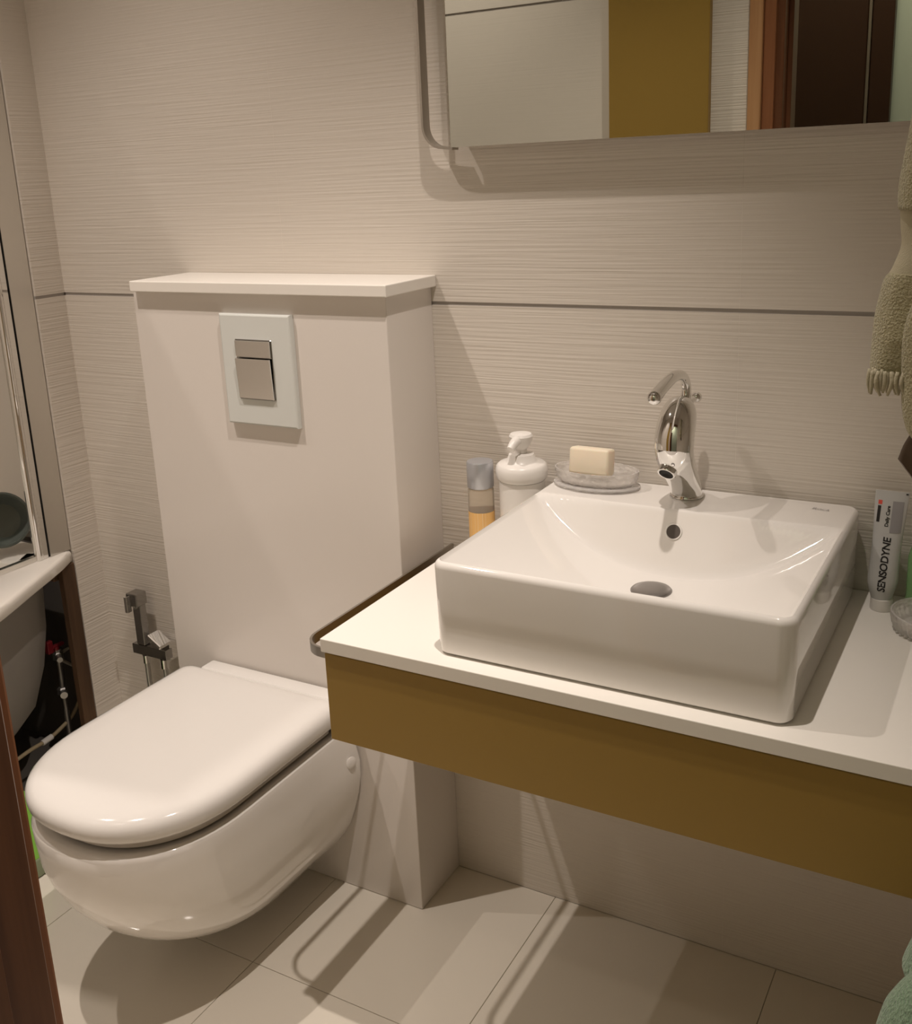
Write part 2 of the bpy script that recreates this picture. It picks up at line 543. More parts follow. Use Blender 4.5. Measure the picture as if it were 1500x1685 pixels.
bm = bmesh.new()
lathe(bm, [(0.0125, 0.0), (0.0125, 0.003), (0.009, 0.0052), (0.003, 0.006)], (-0.5875, -0.190, 0.322), 24, True, True, axis=(1, -0.2, 0.1))
link_obj('bolt_cap', bm, 'plastic_white', wc, smooth=True, auto=50)

# ------------------------------------------------------------------ vanity: cabinet, worktop, basin
KZ, KT, KX, KY = 0.7631, 0.0218, -0.3871, -0.5046
vc = thing('vanity_drawer_unit', 'mustard yellow drawer unit hung under the white worktop', 'cabinet', (0.12, -0.25, 0.593))
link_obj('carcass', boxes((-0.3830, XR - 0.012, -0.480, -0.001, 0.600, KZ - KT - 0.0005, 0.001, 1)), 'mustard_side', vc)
link_obj('drawer_front', boxes((-0.3835, XR - 0.012, -0.5009, -0.4805, 0.5928, KZ - KT - 0.003, 0.001, 1)), 'mustard', vc)

ct = thing('worktop', 'white worktop with metal rail carrying the washbasin', 'worktop', (0.12, -0.25, KZ - KT))
link_obj('slab', boxes((KX, XR - 0.010, KY, -0.0008, KZ - KT, KZ, 0.0012, 2)), 'counter_white', ct)
def band_path(bm, path, hvec, th):
    """flat metal band swept along path; hvec = band width vector, th = thickness"""
    h = Vector(hvec)
    rings = []
    P = [Vector(p) for p in path]
    for i, p in enumerate(P):
        t = (P[min(i + 1, len(P) - 1)] - P[max(i - 1, 0)]).normalized()
        n = t.cross(h.normalized()).normalized() * th / 2
        rings.append([p + n, p - n, p - n + h, p + n + h])
    loft(bm, rings)
RX = -0.4435
rr = 0.040
RZ = 0.7195
path = [(RX, -0.001, RZ), (RX, -0.25, RZ), (RX, -0.442, RZ)]
for k in range(1, 9):
    a = PI / 2 * k / 8
    path.append((RX + rr - rr * math.cos(a), -0.442 - rr * math.sin(a), RZ))
path.append((-0.3836, -0.442 - rr, RZ))
bm = bmesh.new()
band_path(bm, path, (0, 0, 0.0165), 0.004)
r_ = link_obj('side_rail', bm, 'steel', ct, smooth=True, auto=30)
r_['label'] = 'brushed steel rail round the left edge'

# basin -------------------------------------------------------------
BZ = 0.9058
bx_0, bx_1, by_0, by_1 = -0.2035, 0.2990, -0.4780, -0.0080
basin = thing('washbasin', 'square white ceramic vessel basin on the worktop', 'washbasin', (0.047, -0.24, KZ))
cx, cy = 0.047, -0.243
er = 0.010
OUT = rrect(bx_0 + er, bx_1 - er, by_0 + er, by_1 - er, 0.012, 10, 56)
HW, D = 0.2435, 0.092
YBK, YFR = -0.130, -0.4675
DRX, DRY = 0.042, -0.245
def smax(a, b, k):
    h = max(k - abs(a - b), 0) / k
    return max(a, b) + h * h * k * 0.25
def bz(x, y):
    u = min(1.0, abs((x - cx) / HW))
    f = -D * (1 - u ** 2.3) - 0.0035
    back = -(YBK - y) * 2.1
    front = -(y - YFR) * 1.9
    z = smax(f, back, 0.022)
    z = smax(z, front, 0.014)
    d = math.hypot(x - DRX, y - DRY)
    return -smax(-z, 0.0, 0.006) * 1.0 if z > -0.02 else z
def bz2(x, y):
    z = bz(x, y)
    return -smax(-(z + 0.0015), 0.0, 0.006)
bm = bmesh.new()
rings = []
NR = 130
for k in range(NR + 1):
    s = k / NR
    s = max(s, 0.0005)
    s = s ** 0.85
    rings.append([(cx + (x - cx) * s, cy + (y - cy) * s, BZ + bz2(cx + (x - cx) * s, cy + (y - cy) * s)) for x, y in OUT])
# rounded top edge, side walls with slight taper, foot
def ring_off(off, z):
    return [(x, y, z) for x, y in rrect(bx_0 + er - off, bx_1 - er + off, by_0 + er - off, by_1 - er + off, 0.012 + off, 10, 56)]
for k in range(1, 7):
    a = PI / 2 * k / 6
    rings.append(ring_off(er * math.sin(a), BZ - er * (1 - math.cos(a))))
rings.append(ring_off(er - 0.001, BZ - 0.07))
rings.append(ring_off(er - 0.0025, KZ + 0.006))
rings.append(ring_off(er - 0.006, KZ + 0.0025))
rings.append(ring_off(er - 0.012, KZ + 0.0020))
rings.append(ring_off(er - 0.014, KZ + 0.0001))
loft(bm, rings)
link_obj('basin_body', bm, 'ceramic', basin, smooth=True, auto=55)
# drain dome and overflow
bm = bmesh.new()
zd = BZ + bz2(DRX, DRY)
lathe(bm, [(0.031, 0.0), (0.031, 0.003), (0.029, 0.005), (0.02, 0.0065), (0.006, 0.007)], (DRX, DRY, zd - 0.001), 40)
link_obj('drain_cover', bm, 'satin_grey', basin, smooth=True, auto=60)
yo = -0.146
zo = BZ + bz2(0.044, yo)
no = Vector((0, -2.1, 1)).normalized()
bm = bmesh.new()
lathe(bm, [(0.0135, 0.0002), (0.0135, 0.0014), (0.0115, 0.0016), (0.0110, 0.0004)], Vector((0.044, yo, zo)), 32, False, False, axis=no)
ovf = link_obj('overflow_ring', bm, 'ceramic', basin, smooth=True)
bm = bmesh.new()
lathe(bm, [(0.0112, 0.0003), (0.0112, 0.0007)], Vector((0.044, yo, zo)), 32, True, True, axis=no)
link_obj('overflow_hole', bm, 'overflow_dark', basin)
bm = text_bm('Roca', 0.013, lambda x, y: (0.232 + x, -0.052 + y - x * 0.03, BZ + 0.0004), shear=0.2)
link_obj('maker_mark', bm, 'ink_grey', basin)

# ------------------------------------------------------------------ faucet
FX = 0.036
fc = thing('basin_mixer', 'curved chrome mixer tap with hooked lever on the basin deck', 'faucet', (FX, -0.058, BZ))
body = [(-0.054, 0.9062), (-0.062, 0.925), (-0.083, 0.948), (-0.104, 0.970), (-0.119, 0.989), (-0.124, 1.0035), (-0.1245, 1.010)]
def fpts(l):
    return [(FX, y, z) for y, z in l]
bm = bmesh.new()
lathe(bm, [(0.0270, 0.0), (0.0270, 0.002), (0.0260, 0.003)], (FX, -0.055, BZ + 0.0003), 40)
tube(bm, fpts(body), [0.0255, 0.0250, 0.0262, 0.0282, 0.0298, 0.0300, 0.0295], 32, 6, flat=0.95)
link_obj('tap_body', bm, 'chrome', fc, smooth=True, auto=60)
hand = [(-0.1240, 1.0030), (-0.122, 1.020), (-0.112, 1.040), (-0.098, 1.057), (-0.088, 1.068), (-0.083, 1.073)]
bm = bmesh.new()
tube(bm, fpts(hand), [0.0305, 0.0307, 0.0298, 0.0265, 0.0195, 0.0090], 32, 6, flat=0.95)
hd = link_obj('handle', bm, 'chrome', fc, smooth=True, auto=60)
lev = [(-0.078, 1.055), (-0.066, 1.078), (-0.070, 1.098), (-0.092, 1.112), (-0.130, 1.117), (-0.176, 1.112), (-0.216, 1.104)]
bm = bmesh.new()
tube(bm, fpts(lev), [0.0095, 0.0080, 0.0078, 0.0082, 0.0088, 0.0095, 0.0100], 20, 6)
lv = link_obj('lever', bm, 'chrome', hd, smooth=True, auto=60)
bm = bmesh.new()
bmesh.ops.create_uvsphere(bm, u_segments=24, v_segments=16, radius=0.0108, matrix=Matrix.Translation((FX, -0.219, 1.1030)))
link_obj('lever_tip', bm, 'chrome', hd, smooth=True)
bm = bmesh.new()
lathe(bm, [(0.0150, 0.0), (0.0150, 0.016), (0.0140, 0.018), (0.0115, 0.018), (0.0110, 0.013)], (FX - 0.004, -0.130, 0.977), 32, True, True, axis=(-0.1, -0.72, -0.62))
sp = link_obj('spout', bm, 'chrome', fc, smooth=True, auto=50)
bm = bmesh.new()
ax = Vector((-0.1, -0.72, -0.62)).normalized()
lathe(bm, [(0.0112, 0.0), (0.0112, 0.001)], Vector((FX - 0.004, -0.130, 0.977)) + ax * 0.0132, 32, True, True, axis=ax)
link_obj('aerator', bm, 'black', sp)
bm = bmesh.new()
lathe(bm, [(0.0045, -0.004), (0.0045, 0.0015), (0.0030, 0.0018), (0.0027, 0.0006)], (FX + 0.003, -0.1085, 0.945), 20, True, True, axis=(0.05, -0.9, -0.3))
link_obj('temperature_stud', bm, 'chrome', fc, smooth=True, auto=50)
bm = bmesh.new()
tube(bm, [(FX + 0.004, -0.085, 1.062), (FX + 0.010, -0.052, 1.068)], 0.005, 12)
bmesh.ops.create_uvsphere(bm, u_segments=20, v_segments=14, radius=0.0088, matrix=Matrix.Translation((FX + 0.011, -0.047, 1.069)))
link_obj('rear_knob', bm, 'chrome', hd, smooth=True, auto=60)

# ------------------------------------------------------------------ soap dish + soap
SX, SY = -0.120, -0.058
sd = thing('soap_dish', 'oval cut-glass soap dish on the basin deck beside the tap', 'soap dish', (SX, SY, BZ))
def oval(a, b, z, flut=0.0, nf=24, n=144, ph=0.0):
    return [(SX + (a + flut * math.cos(nf * t + ph)) * math.cos(t), SY + (b + flut * math.cos(nf * t + ph)) * math.sin(t), z) for t in (2 * PI * k / n for k in range(n))]
bm = bmesh.new()
loft(bm, [oval(0.070, 0.040, BZ + 0.0003), oval(0.0765, 0.0465, BZ + 0.0025), oval(0.0765, 0.0465, BZ + 0.005), oval(0.070, 0.041, BZ + 0.007),
          oval(0.066, 0.037, BZ + 0.0060), oval(0.02, 0.012, BZ + 0.0055)], True, True)
link_obj('foot', bm, 'cut_glass', sd, smooth=True, auto=40)
bm = bmesh.new()
loft(bm, [oval(0.062, 0.034, BZ + 0.0074), oval(0.068, 0.038, BZ + 0.010, 0.0009), oval(0.0715, 0.0405, BZ + 0.017, 0.0012, ph=PI), oval(0.0735, 0.0425, BZ + 0.024, 0.0012), oval(0.0745, 0.0435, BZ + 0.031, 0.0009, ph=PI),
          oval(0.072, 0.0410, BZ + 0.031), oval(0.0690, 0.0385, BZ + 0.022), oval(0.063, 0.034, BZ + 0.0125), oval(0.02, 0.012, BZ + 0.0115)], True, True)
link_obj('dish', bm, 'cut_glass', sd, smooth=True, auto=25)
bm = boxes((-0.1635, -0.0905, -0.078, -0.048, BZ + 0.0200, BZ + 0.0660, 0.0055, 4))
q = Matrix.Translation((SX, SY, BZ + 0.03)) @ Matrix.Rotation(math.radians(-9), 4, 'X') @ Matrix.Rotation(math.radians(-3), 4, 'Z') @ Matrix.Translation((-SX, -SY, -BZ - 0.03))
bmesh.ops.transform(bm, matrix=q, verts=bm.verts)
tag(link_obj('soap_bar', bm, 'soap', loc=(-0.127, -0.063, BZ + 0.016), smooth=True, auto=60), 'cream rectangular bar of soap standing in the cut-glass dish', 'soap')

# ------------------------------------------------------------------ bottles left of the basin
B1 = (-0.333, -0.080)
bt = thing('lotion_bottle', 'slim clear bottle with silver cap and amber label behind the basin', 'bottle', (*B1, KZ))
bm = bmesh.new()
lathe(bm, [(0.021, 0.0), (0.0232, 0.002), (0.0235, 0.006), (0.0235, 0.118), (0.0215, 0.1225)], (*B1, KZ + 0.0003), 40)
link_obj('bottle_body', bm, 'bottle_plastic', bt, smooth=True, auto=40)
bm = bmesh.new()
lathe(bm, [(0.0233, 0.0), (0.0240, 0.001), (0.0240, 0.0455), (0.0228, 0.0475), (0.021, 0.0478)], (*B1, KZ + 0.1240), 40)
link_obj('cap', bm, 'cap_silver', bt, smooth=True, auto=40)
bm = bmesh.new()
lathe(bm, [(0.02375, 0.0), (0.02375, 0.074)], (*B1, KZ + 0.006), 40, False, False)
lb = link_obj('label', bm, 'amber_label', bt, smooth=True)
for k, (a, w) in enumerate([(-1.02, 0.016), (-1.38, 0.012), (-1.62, 0.010), (-2.0, 0.012), (-0.80, 0.010)]):
    bm = bmesh.new()
    pts = []
    for s in (-1, 1):
        pts.append([Vector((B1[0] + 0.0239 * math.cos(a + s * w), B1[1] + 0.0239 * math.sin(a + s * w), KZ + z)) for z in (0.008, 0.080)])
    vs = [bm.verts.new(p) for p in (pts[0][0], pts[1][0], pts[1][1], pts[0][1])]
    bm.faces.new(vs)
    link_obj('label_line', bm, 'label_line', lb)

B2 = (-0.259, -0.062)
pb = thing('pump_dispenser', 'white pump dispenser bottle between slim bottle and soap dish', 'soap dispenser', (*B2, KZ))
bm = bmesh.new()
lathe(bm, [(0.037, 0.0), (0.040, 0.003), (0.0405, 0.010), (0.0405, 0.140)], (*B2, KZ + 0.0003), 48)
link_obj('bottle_body', bm, 'plastic_white', pb, smooth=True, auto=40)
bm = bmesh.new()
lathe(bm, [(0.0405, 0.0), (0.0445, 0.004), (0.0460, 0.012), (0.0460, 0.020), (0.0440, 0.027), (0.0400, 0.0305), (0.030, 0.032), (0.0265, 0.034), (0.022, 0.046), (0.012, 0.048)], (*B2, KZ + 0.1410), 48)
link_obj('shoulder_collar', bm, 'plastic_white', pb, smooth=True, auto=40)
bm = bmesh.new()
lathe(bm, [(0.0105, 0.0), (0.0105, 0.008), (0.014, 0.012), (0.0200, 0.024), (0.0210, 0.031), (0.0185, 0.035), (0.010, 0.0365)], (*B2, KZ + 0.1885), 40)
ph = link_obj('pump_head', bm, 'plastic_white', pb, smooth=True, auto=40)
bm = bmesh.new()
for a0, a1 in ((-0.2, 0.2),):
    v0 = Vector((B2[0] + 0.002, B2[1] - 0.012, KZ + 0.213))
    tube(bm, [v0 + Vector((0, 0.006, 0.004)), v0 + Vector((-0.003, -0.012, -0.001)), v0 + Vector((-0.005, -0.024, -0.010))], [0.0095, 0.0085, 0.0070], 16, 4)
link_obj('nozzle', bm, 'plastic_white', ph, smooth=True, auto=50)

# ------------------------------------------------------------------ right of the basin: toothpaste, green bottle, glass dish
TX, TY = 0.343, -0.062
tp = thing('toothpaste_tube', 'white toothpaste tube standing on its cap right of the basin', 'toothpaste', (TX, TY, KZ))
def tub_c(z):            # centre line leans back to the wall
    t = max(0.0, (z - 0.80) / 0.145)
    return TX - 0.001 + 0.004 * t, TY + 0.022 * t
def tub_hw(z):           # half width, half depth
    T = [(0.782, 0.0150, 0.0150), (0.795, 0.0185, 0.0175), (0.808, 0.0218, 0.0185), (0.830, 0.0212, 0.0165), (0.860, 0.0208, 0.0130), (0.880, 0.0212, 0.0100), (0.910, 0.0226, 0.0060), (0.935, 0.0236, 0.0020), (0.944, 0.0236, 0.0010)]
    for (a, w0, d0), (b, w1, d1) in zip(T, T[1:]):
        if a <= z <= b:
            t = (z - a) / (b - a)
            return w0 + (w1 - w0) * t, d0 + (d1 - d0) * t
    return T[-1][1:] if z > T[-1][0] else T[0][1:]
bm = bmesh.new()
rings = []
for k in range(28):
    z = 0.782 + (0.944 - 0.782) * k / 27
    w, d = tub_hw(z)
    ccx, ccy = tub_c(z)
    rings.append([(ccx + w * math.cos(t), ccy + d * math.sin(t), z) for t in (2 * PI * i / 40 for i in range(40))])
loft(bm, rings)
tb = link_obj('tube_body', bm, 'tube_white', tp, smooth=True, auto=60)
bm = bmesh.new()
lathe(bm, [(0.0158, 0.0), (0.0165, 0.002), (0.0160, 0.018), (0.0140, 0.0195)], (TX, TY, KZ + 0.0003), 32)
link_obj('cap', bm, 'plastic_white', tp, smooth=True, auto=40)
def on_tube(u, z, off=0.0005):
    """u: metres across the tube face (+ = right)"""
    w, d = tub_hw(z)
    ccx, ccy = tub_c(z)
    q = max(-0.98, min(0.98, u / w))
    return (ccx + u, ccy - d * math.sqrt(1 - q * q) - off, z)
def up_text(body, size, u, z, m, name, **k):
    bm = text_bm(body, size, lambda x, y: on_tube(u - y, z + x), **k)
    link_obj(name, bm, m, tb)
up_text('SENSODYNE', 0.0150, 0.0060, 0.7965, 'ink', 'lettering', shear=0.10, spacing=0.93, weight=0.00035)
up_text('Daily Care', 0.0070, -0.0005, 0.8925, 'ink', 'lettering', weight=0.0002)
def patch(u0, u1, z0, z1, m, name, off=0.0004):
    bm = bmesh.new()
    nu, nz = 5, 5
    g = [[bm.verts.new(on_tube(u0 + (u1 - u0) * i / nu, z0 + (z1 - z0) * j / nz, off)) for i in range(nu + 1)] for j in range(nz + 1)]
    for j in range(nz):
        for i in range(nu):
            bm.faces.new((g[j][i], g[j][i + 1], g[j + 1][i + 1], g[j + 1][i]))
    link_obj(name, bm, m, tb)
patch(0.0025, 0.0180, 0.884, 0.930, 'ink_grey', 'printed_panel')
patch(0.0045, 0.0048, 0.798, 0.872, 'ink_grey', 'printed_line')
patch(-0.0180, -0.0135, 0.898, 0.922, 'ink', 'printed_bar')
patch(-0.0180, -0.0125, 0.924, 0.930, 'ink_red', 'printed_dot')
patch(0.0190, 0.0222, 0.9405, 0.9425, 'ink', 'crimp_mark', 0.0012)

GX, GY = 0.408, -0.045
gb = thing('green_bottle', 'translucent green bottle at right edge behind the glass dish', 'bottle', (GX, GY, KZ))
bm = bmesh.new()
lathe(bm, [(0.030, 0.0), (0.033, 0.003), (0.034, 0.010), (0.034, 0.085), (0.030, 0.100), (0.018, 0.116), (0.013, 0.120), (0.013, 0.128)], (GX, GY, KZ + 0.0003), 40)
g_ = link_obj('bottle_body', bm, 'green_plastic', gb, smooth=True, auto=45)
bm = bmesh.new()
lathe(bm, [(0.0155, 0.0), (0.0155, 0.026), (0.014, 0.028)], (GX, GY, KZ + 0.1285), 32)
link_obj('cap', bm, 'plastic_white', gb, smooth=True, auto=45)

DX, DY = 0.421, -0.118
gd = thing('glass_dish', 'small round ribbed glass dish on the worktop in front of the green bottle', 'dish', (DX, DY, KZ))
def rnd(r, z, fl=0.0, nf=36, n=144):
    return [(DX + (r + fl * math.cos(nf * t)) * math.cos(t), DY + (r + fl * math.cos(nf * t)) * math.sin(t), z) for t in (2 * PI * k / n for k in range(n))]
bm = bmesh.new()
loft(bm, [rnd(0.046, KZ + 0.0003), rnd(0.0515, KZ + 0.003, 0.001), rnd(0.055, KZ + 0.010, 0.0014), rnd(0.0580, KZ + 0.024, 0.0012), rnd(0.0585, KZ + 0.029), rnd(0.0560, KZ + 0.0295),
          rnd(0.050, KZ + 0.014), rnd(0.043, KZ + 0.006), rnd(0.01, KZ + 0.005)])
link_obj('dish_body', bm, 'cut_glass', gd, smooth=True, auto=30)
bm = bmesh.new()
for k in range(36):
    a = 2 * PI * k / 36
    bmesh.ops.create_icosphere(bm, subdivisions=1, radius=0.0030, matrix=Matrix.Translation((DX + 0.0520 * math.cos(a), DY + 0.0520 * math.sin(a), KZ + 0.0035)))
bd = link_obj('bead_row', bm, 'cut_glass', gd, smooth=True)

# ------------------------------------------------------------------ mirror
MZ, MX0, MX1, MY = 1.473, -0.385, 0.565, -0.044
MT = 2.12
mr = thing('wall_mirror', 'frameless wall mirror with a rounded steel side rail above the basin', 'mirror', (0.09, -0.02, MZ))
bm = boxes((MX0, MX1, MY, MY + 0.005, MZ, MT))
link_obj('mirror_glass', bm, 'mirror_silver', mr)
link_obj('backing_board', boxes((MX0 + 0.004, MX1 - 0.004, MY + 0.0055, -0.0005, MZ + 0.010, MT - 0.01, 0.001, 1)), 'aluminium', mr)
RM = -0.441
path = [(RM, MY + 0.002, MT), (RM, MY + 0.002, 1.8), (RM, MY + 0.002, MZ + 0.038)]
for k in range(1, 9):
    a = PI / 2 * k / 8
    path.append((RM + 0.038 - 0.038 * math.cos(a), MY + 0.002, MZ + 0.038 - 0.038 * math.sin(a)))
path.append((MX0 + 0.001, MY + 0.002, MZ - 0.0022))
bm = bmesh.new()
band_path(bm, path, (0, 0.0225, 0), 0.004)
link_obj('side_rail', bm, 'steel', mr, smooth=True, auto=30)

# ------------------------------------------------------------------ bath in the alcove, screen, pipes
bath = thing('corner_bath', 'white acrylic corner bath without its apron panel at the left', 'bathtub', (-1.75, -0.6, 0.0))
edge = [(-1.4475, -0.084), (-1.412, -0.150), (-1.362, -0.260), (-1.304, -0.387), (-1.252, -0.520), (-1.210, -0.680), (-1.188, -0.85), (-1.180, -1.02), (-1.180, YF + 0.003)]
edge_s = [(p.x, p.y) for p in catmull([Vector((x, y, 0)) for x, y in edge], 5)]
outer = edge_s + [(XT + 0.003, YF + 0.003), (XT + 0.003, -0.084)]
def poly_inset(poly, d):
    n = len(poly)
    area = sum(poly[i][0] * poly[(i + 1) % n][1] - poly[(i + 1) % n][0] * poly[i][1] for i in range(n))
    s = 1 if area > 0 else -1
    out = []
    for i in range(n):
        a, b, c = Vector(poly[i - 1]), Vector(poly[i]), Vector(poly[(i + 1) % n])
        e1 = (b - a).normalized()
        e2 = (c - b).normalized()
        n1 = Vector((-e1.y, e1.x)) * s
        n2 = Vector((-e2.y, e2.x)) * s
        m_ = (n1 + n2)
        m_ = m_ / max(0.4, m_.length_squared / 2)
        out.append((b.x + m_.x * d, b.y + m_.y * d))
    return out
bm = bmesh.new()
cxx, cyy = -1.84, -0.64
def basin_ring(s, z):
    return [(cxx + (x - cxx) * s, cyy + (y - cyy) * s, z) for x, y in poly_inset(outer, 0.115)]
rings = [[(x, y, 0.577) for x, y in poly_inset(outer, 0.06)], [(x, y, 0.574) for x, y in poly_inset(outer, 0.004)], [(x, y, 0.578) for x, y in outer], [(x, y, 0.597) for x, y in outer], [(x, y, 0.603) for x, y in poly_inset(outer, 0.003)], [(x, y, 0.605) for x, y in poly_inset(outer, 0.009)],
         [(x, y, 0.605) for x, y in poly_inset(outer, 0.10)], basin_ring(1.0, 0.598), basin_ring(0.94, 0.50), basin_ring(0.86, 0.30), basin_ring(0.76, 0.21), basin_ring(0.4, 0.195)]
loft(bm, rings, False, True)
link_obj('rim_and_basin', bm, 'tub_acrylic', bath, smooth=True, auto=45)
bm = bmesh.new()
rings = [[(x, y, 0.575) for x, y in poly_inset(outer, 0.058)]] + [[(x, y, z) for x, y in [(cxx + (px - cxx) * s, cyy + (py - cyy) * s) for px, py in poly_inset(outer, 0.07)]] for s, z in ((1.0, 0.57), (0.985, 0.42), (0.955, 0.32), (0.90, 0.22), (0.82, 0.165), (0.6, 0.15))]
loft(bm, rings, False, True)
link_obj('outer_shell', bm, 'tub_shell', bath, smooth=True, auto=45)
sp_ = tag(link_obj('support_post', boxes((-1.464, -1.4445, -0.1180, -0.0815, 0.0015, 0.5730, 0.002, 1)), 'wood_raw', loc=(-1.47, -0.10, 0.0015)), 'raw wooden post under the bath rim against the left wall', 'post')

link_obj('brace', boxes((-1.500, -1.466, -0.128, -0.0820, 0.535, 0.5730, 0.002, 1)), 'wood_raw', sp_)
scr = thing('shower_screen', 'clear glass shower screen with chrome profiles on the bath rim', 'shower screen', (-1.47, -0.14, 0.605))
SZ0, SZ1 = 0.6055, 2.0
# direction of the screen along the rim
P0 = Vector((-1.452, -0.086)); dirv = Vector((0.10, -0.995)).normalized(); nrm = Vector((-dirv.y, dirv.x))
P0 = Vector((-1.4630, -0.0825))
dirv = Vector((-0.03, -1.0)).normalized(); nrm = Vector((1, -0.03)).normalized()
def sbox(bm, s0, s1, t0, t1, z0, z1, bev=0.001):
    box(bm, 0, 1, 0, 1, z0, z1)
    n0 = len(bm.verts) - 8
    bm.verts.ensure_lookup_table()
    for v in bm.verts[n0:]:
        s = s0 + (s1 - s0) * v.co.x
        t = t0 + (t1 - t0) * v.co.y
        p = P0 + dirv * s + nrm * t
        v.co.x, v.co.y = p.x, p.y
bm = bmesh.new()
sbox(bm, 0.0, 0.056, -0.014, 0.014, SZ0, SZ1)
wp = link_obj('wall_profile', bm, 'aluminium', scr)
bm = bmesh.new(); sbox(bm, 0.0562, 0.060, -0.008, 0.008, SZ0, SZ1)
link_obj('seal', bm, 'black', scr)
bm = bmesh.new()
sbox(bm, 0.0602, 0.074, -0.011, 0.012, SZ0, SZ1)
for ss, tt, rad in ((0.079, 0.004, 0.010),):
    p = P0 + dirv * ss + nrm * tt
    tube(bm, [(p.x, p.y, SZ0), (p.x, p.y, SZ1)], rad, 20)
link_obj('hinge_profile', bm, 'chrome', scr, smooth=True, auto=40)
bm = bmesh.new(); sbox(bm, 0.088, 0.62, -0.003, 0.003, SZ0 + 0.012, SZ1)
link_obj('glass_pane', bm, 'screen_glass', scr)
bm = bmesh.new(); sbox(bm, 0.088, 0.62, -0.007, 0.007, SZ0, SZ0 + 0.0115)
link_obj('bottom_rail', bm, 'aluminium', scr)

# dark wash bowl on the bath ledge, seen through the glass
wb = bmesh.new()
lathe(wb, [(0.030, 0.0), (0.045, 0.010), (0.058, 0.035), (0.064, 0.060), (0.066, 0.062), (0.062, 0.062), (0.055, 0.034), (0.040, 0.012), (0.01, 0.010)], (-1.612, -0.135, 0.672), 40, True, True, axis=(0.72, -0.55, 0.30))
tag(link_obj('wash_bowl', wb, 'bowl_grey', loc=(-1.612, -0.135, 0.606), smooth=True, auto=50), 'dark grey-green round bowl propped on the bath ledge behind glass', 'bowl')

# plumbing in the open space under the bath
sv = thing('stop_valve', 'plumbing valve with red handle on a pipe under the bath', 'valve', (-1.55, -0.09, 0.0))
bm = bmesh.new()
tube(bm, [(-1.55, -0.088, 0.002), (-1.55, -0.086, 0.30)], 0.0075, 14)
link_obj('riser_pipe', bm, 'satin_grey', sv, smooth=True, auto=50)
bm = bmesh.new()
lathe(bm, [(0.009, 0.0), (0.013, 0.002), (0.013, 0.018), (0.010, 0.022), (0.010, 0.03)], (-1.55, -0.086, 0.298), 6)
tube(bm, [(-1.55, -0.086, 0.312), (-1.52, -0.105, 0.312)], 0.007, 12)
link_obj('valve_body', bm, 'galvanised', sv)
bm = bmesh.new()
lathe(bm, [(0.010, 0.0), (0.013, 0.002), (0.013, 0.016), (0.010, 0.020)], (-1.55, -0.089, 0.205), 6)
lathe(bm, [(0.006, 0.0), (0.009, 0.002), (0.009, 0.018)], (-1.54, -0.094, 0.214), 12, axis=(0.8, -0.6, 0))
link_obj('pipe_coupling', bm, 'galvanised', sv)
bm = bmesh.new()
box(bm, -1.556, -1.544, -0.112, -0.066, 0.333, 0.341, 0.002, 1)
lathe(bm, [(0.008, 0.0), (0.008, 0.012)], (-1.55, -0.088, 0.325), 12)
box(bm, -1.557, -1.543, -0.116, -0.100, 0.325, 0.358, 0.002, 1)
link_obj('red_handle', bm, 'red_plastic', sv)
bm = bmesh.new()
tube(bm, [(-1.55, -0.080, 0.312), (-1.548, -0.050, 0.316), (-1.545, -0.020, 0.312)], 0.004, 10, 5)
tube(bm, [(-1.545, -0.084, 0.298), (-1.545, -0.056, 0.272), (-1.545, -0.022, 0.240)], 0.004, 10, 5)
link_obj('feed_hose', bm, 'hose_grey', sv, smooth=True)
bm = bmesh.new()
hose = [(-1.535, -0.030, 0.30), (-1.55, -0.026, 0.240), (-1.55, -0.033, 0.182), (-1.55, -0.070, 0.138), (-1.55, -0.110, 0.120), (-1.55, -0.153, 0.110), (-1.55, -0.218, 0.108), (-1.55, -0.30, 0.090), (-1.56, -0.40, 0.010)]
tube(bm, hose, 0.0050, 10, 6)
hs = link_obj('drain_hose', bm, 'hose_beige', sv, smooth=True)
hs['label'] = 'thin beige hose looping away under the bath'
bm = bmesh.new()
tube(bm, [(-1.55, -0.140, 0.112), (-1.55, -0.170, 0.109)], 0.0075, 12)
link_obj('hose_connector', bm, 'plastic_white', hs, smooth=True, auto=50)

# green cup on the floor between bath and toilet
gc = thing('toilet_brush_pot', 'bright green pot on the floor left of the toilet', 'pot', (-1.318, -0.430, 0))
bm = bmesh.new()
lathe(bm, [(0.056, 0.0), (0.060, 0.003), (0.060, 0.040), (0.057, 0.043)], (-1.318, -0.430, 0.0005), 40)
link_obj('base_ring', bm, 'grey_green', gc, smooth=True, auto=45)
bm = bmesh.new()
lathe(bm, [(0.055, 0.0), (0.050, 0.05), (0.042, 0.10), (0.034, 0.13), (0.030, 0.131)], (-1.318, -0.430, 0.0440), 40)
link_obj('pot_body', bm, 'green_cup', gc, smooth=True, auto=45)
bm = bmesh.new()
tube(bm, [(-1.318, -0.430, 0.173), (-1.318, -0.430, 0.36)], [0.008, 0.010], 14)
link_obj('brush_handle', bm, 'green_cup', gc, smooth=True, auto=45)

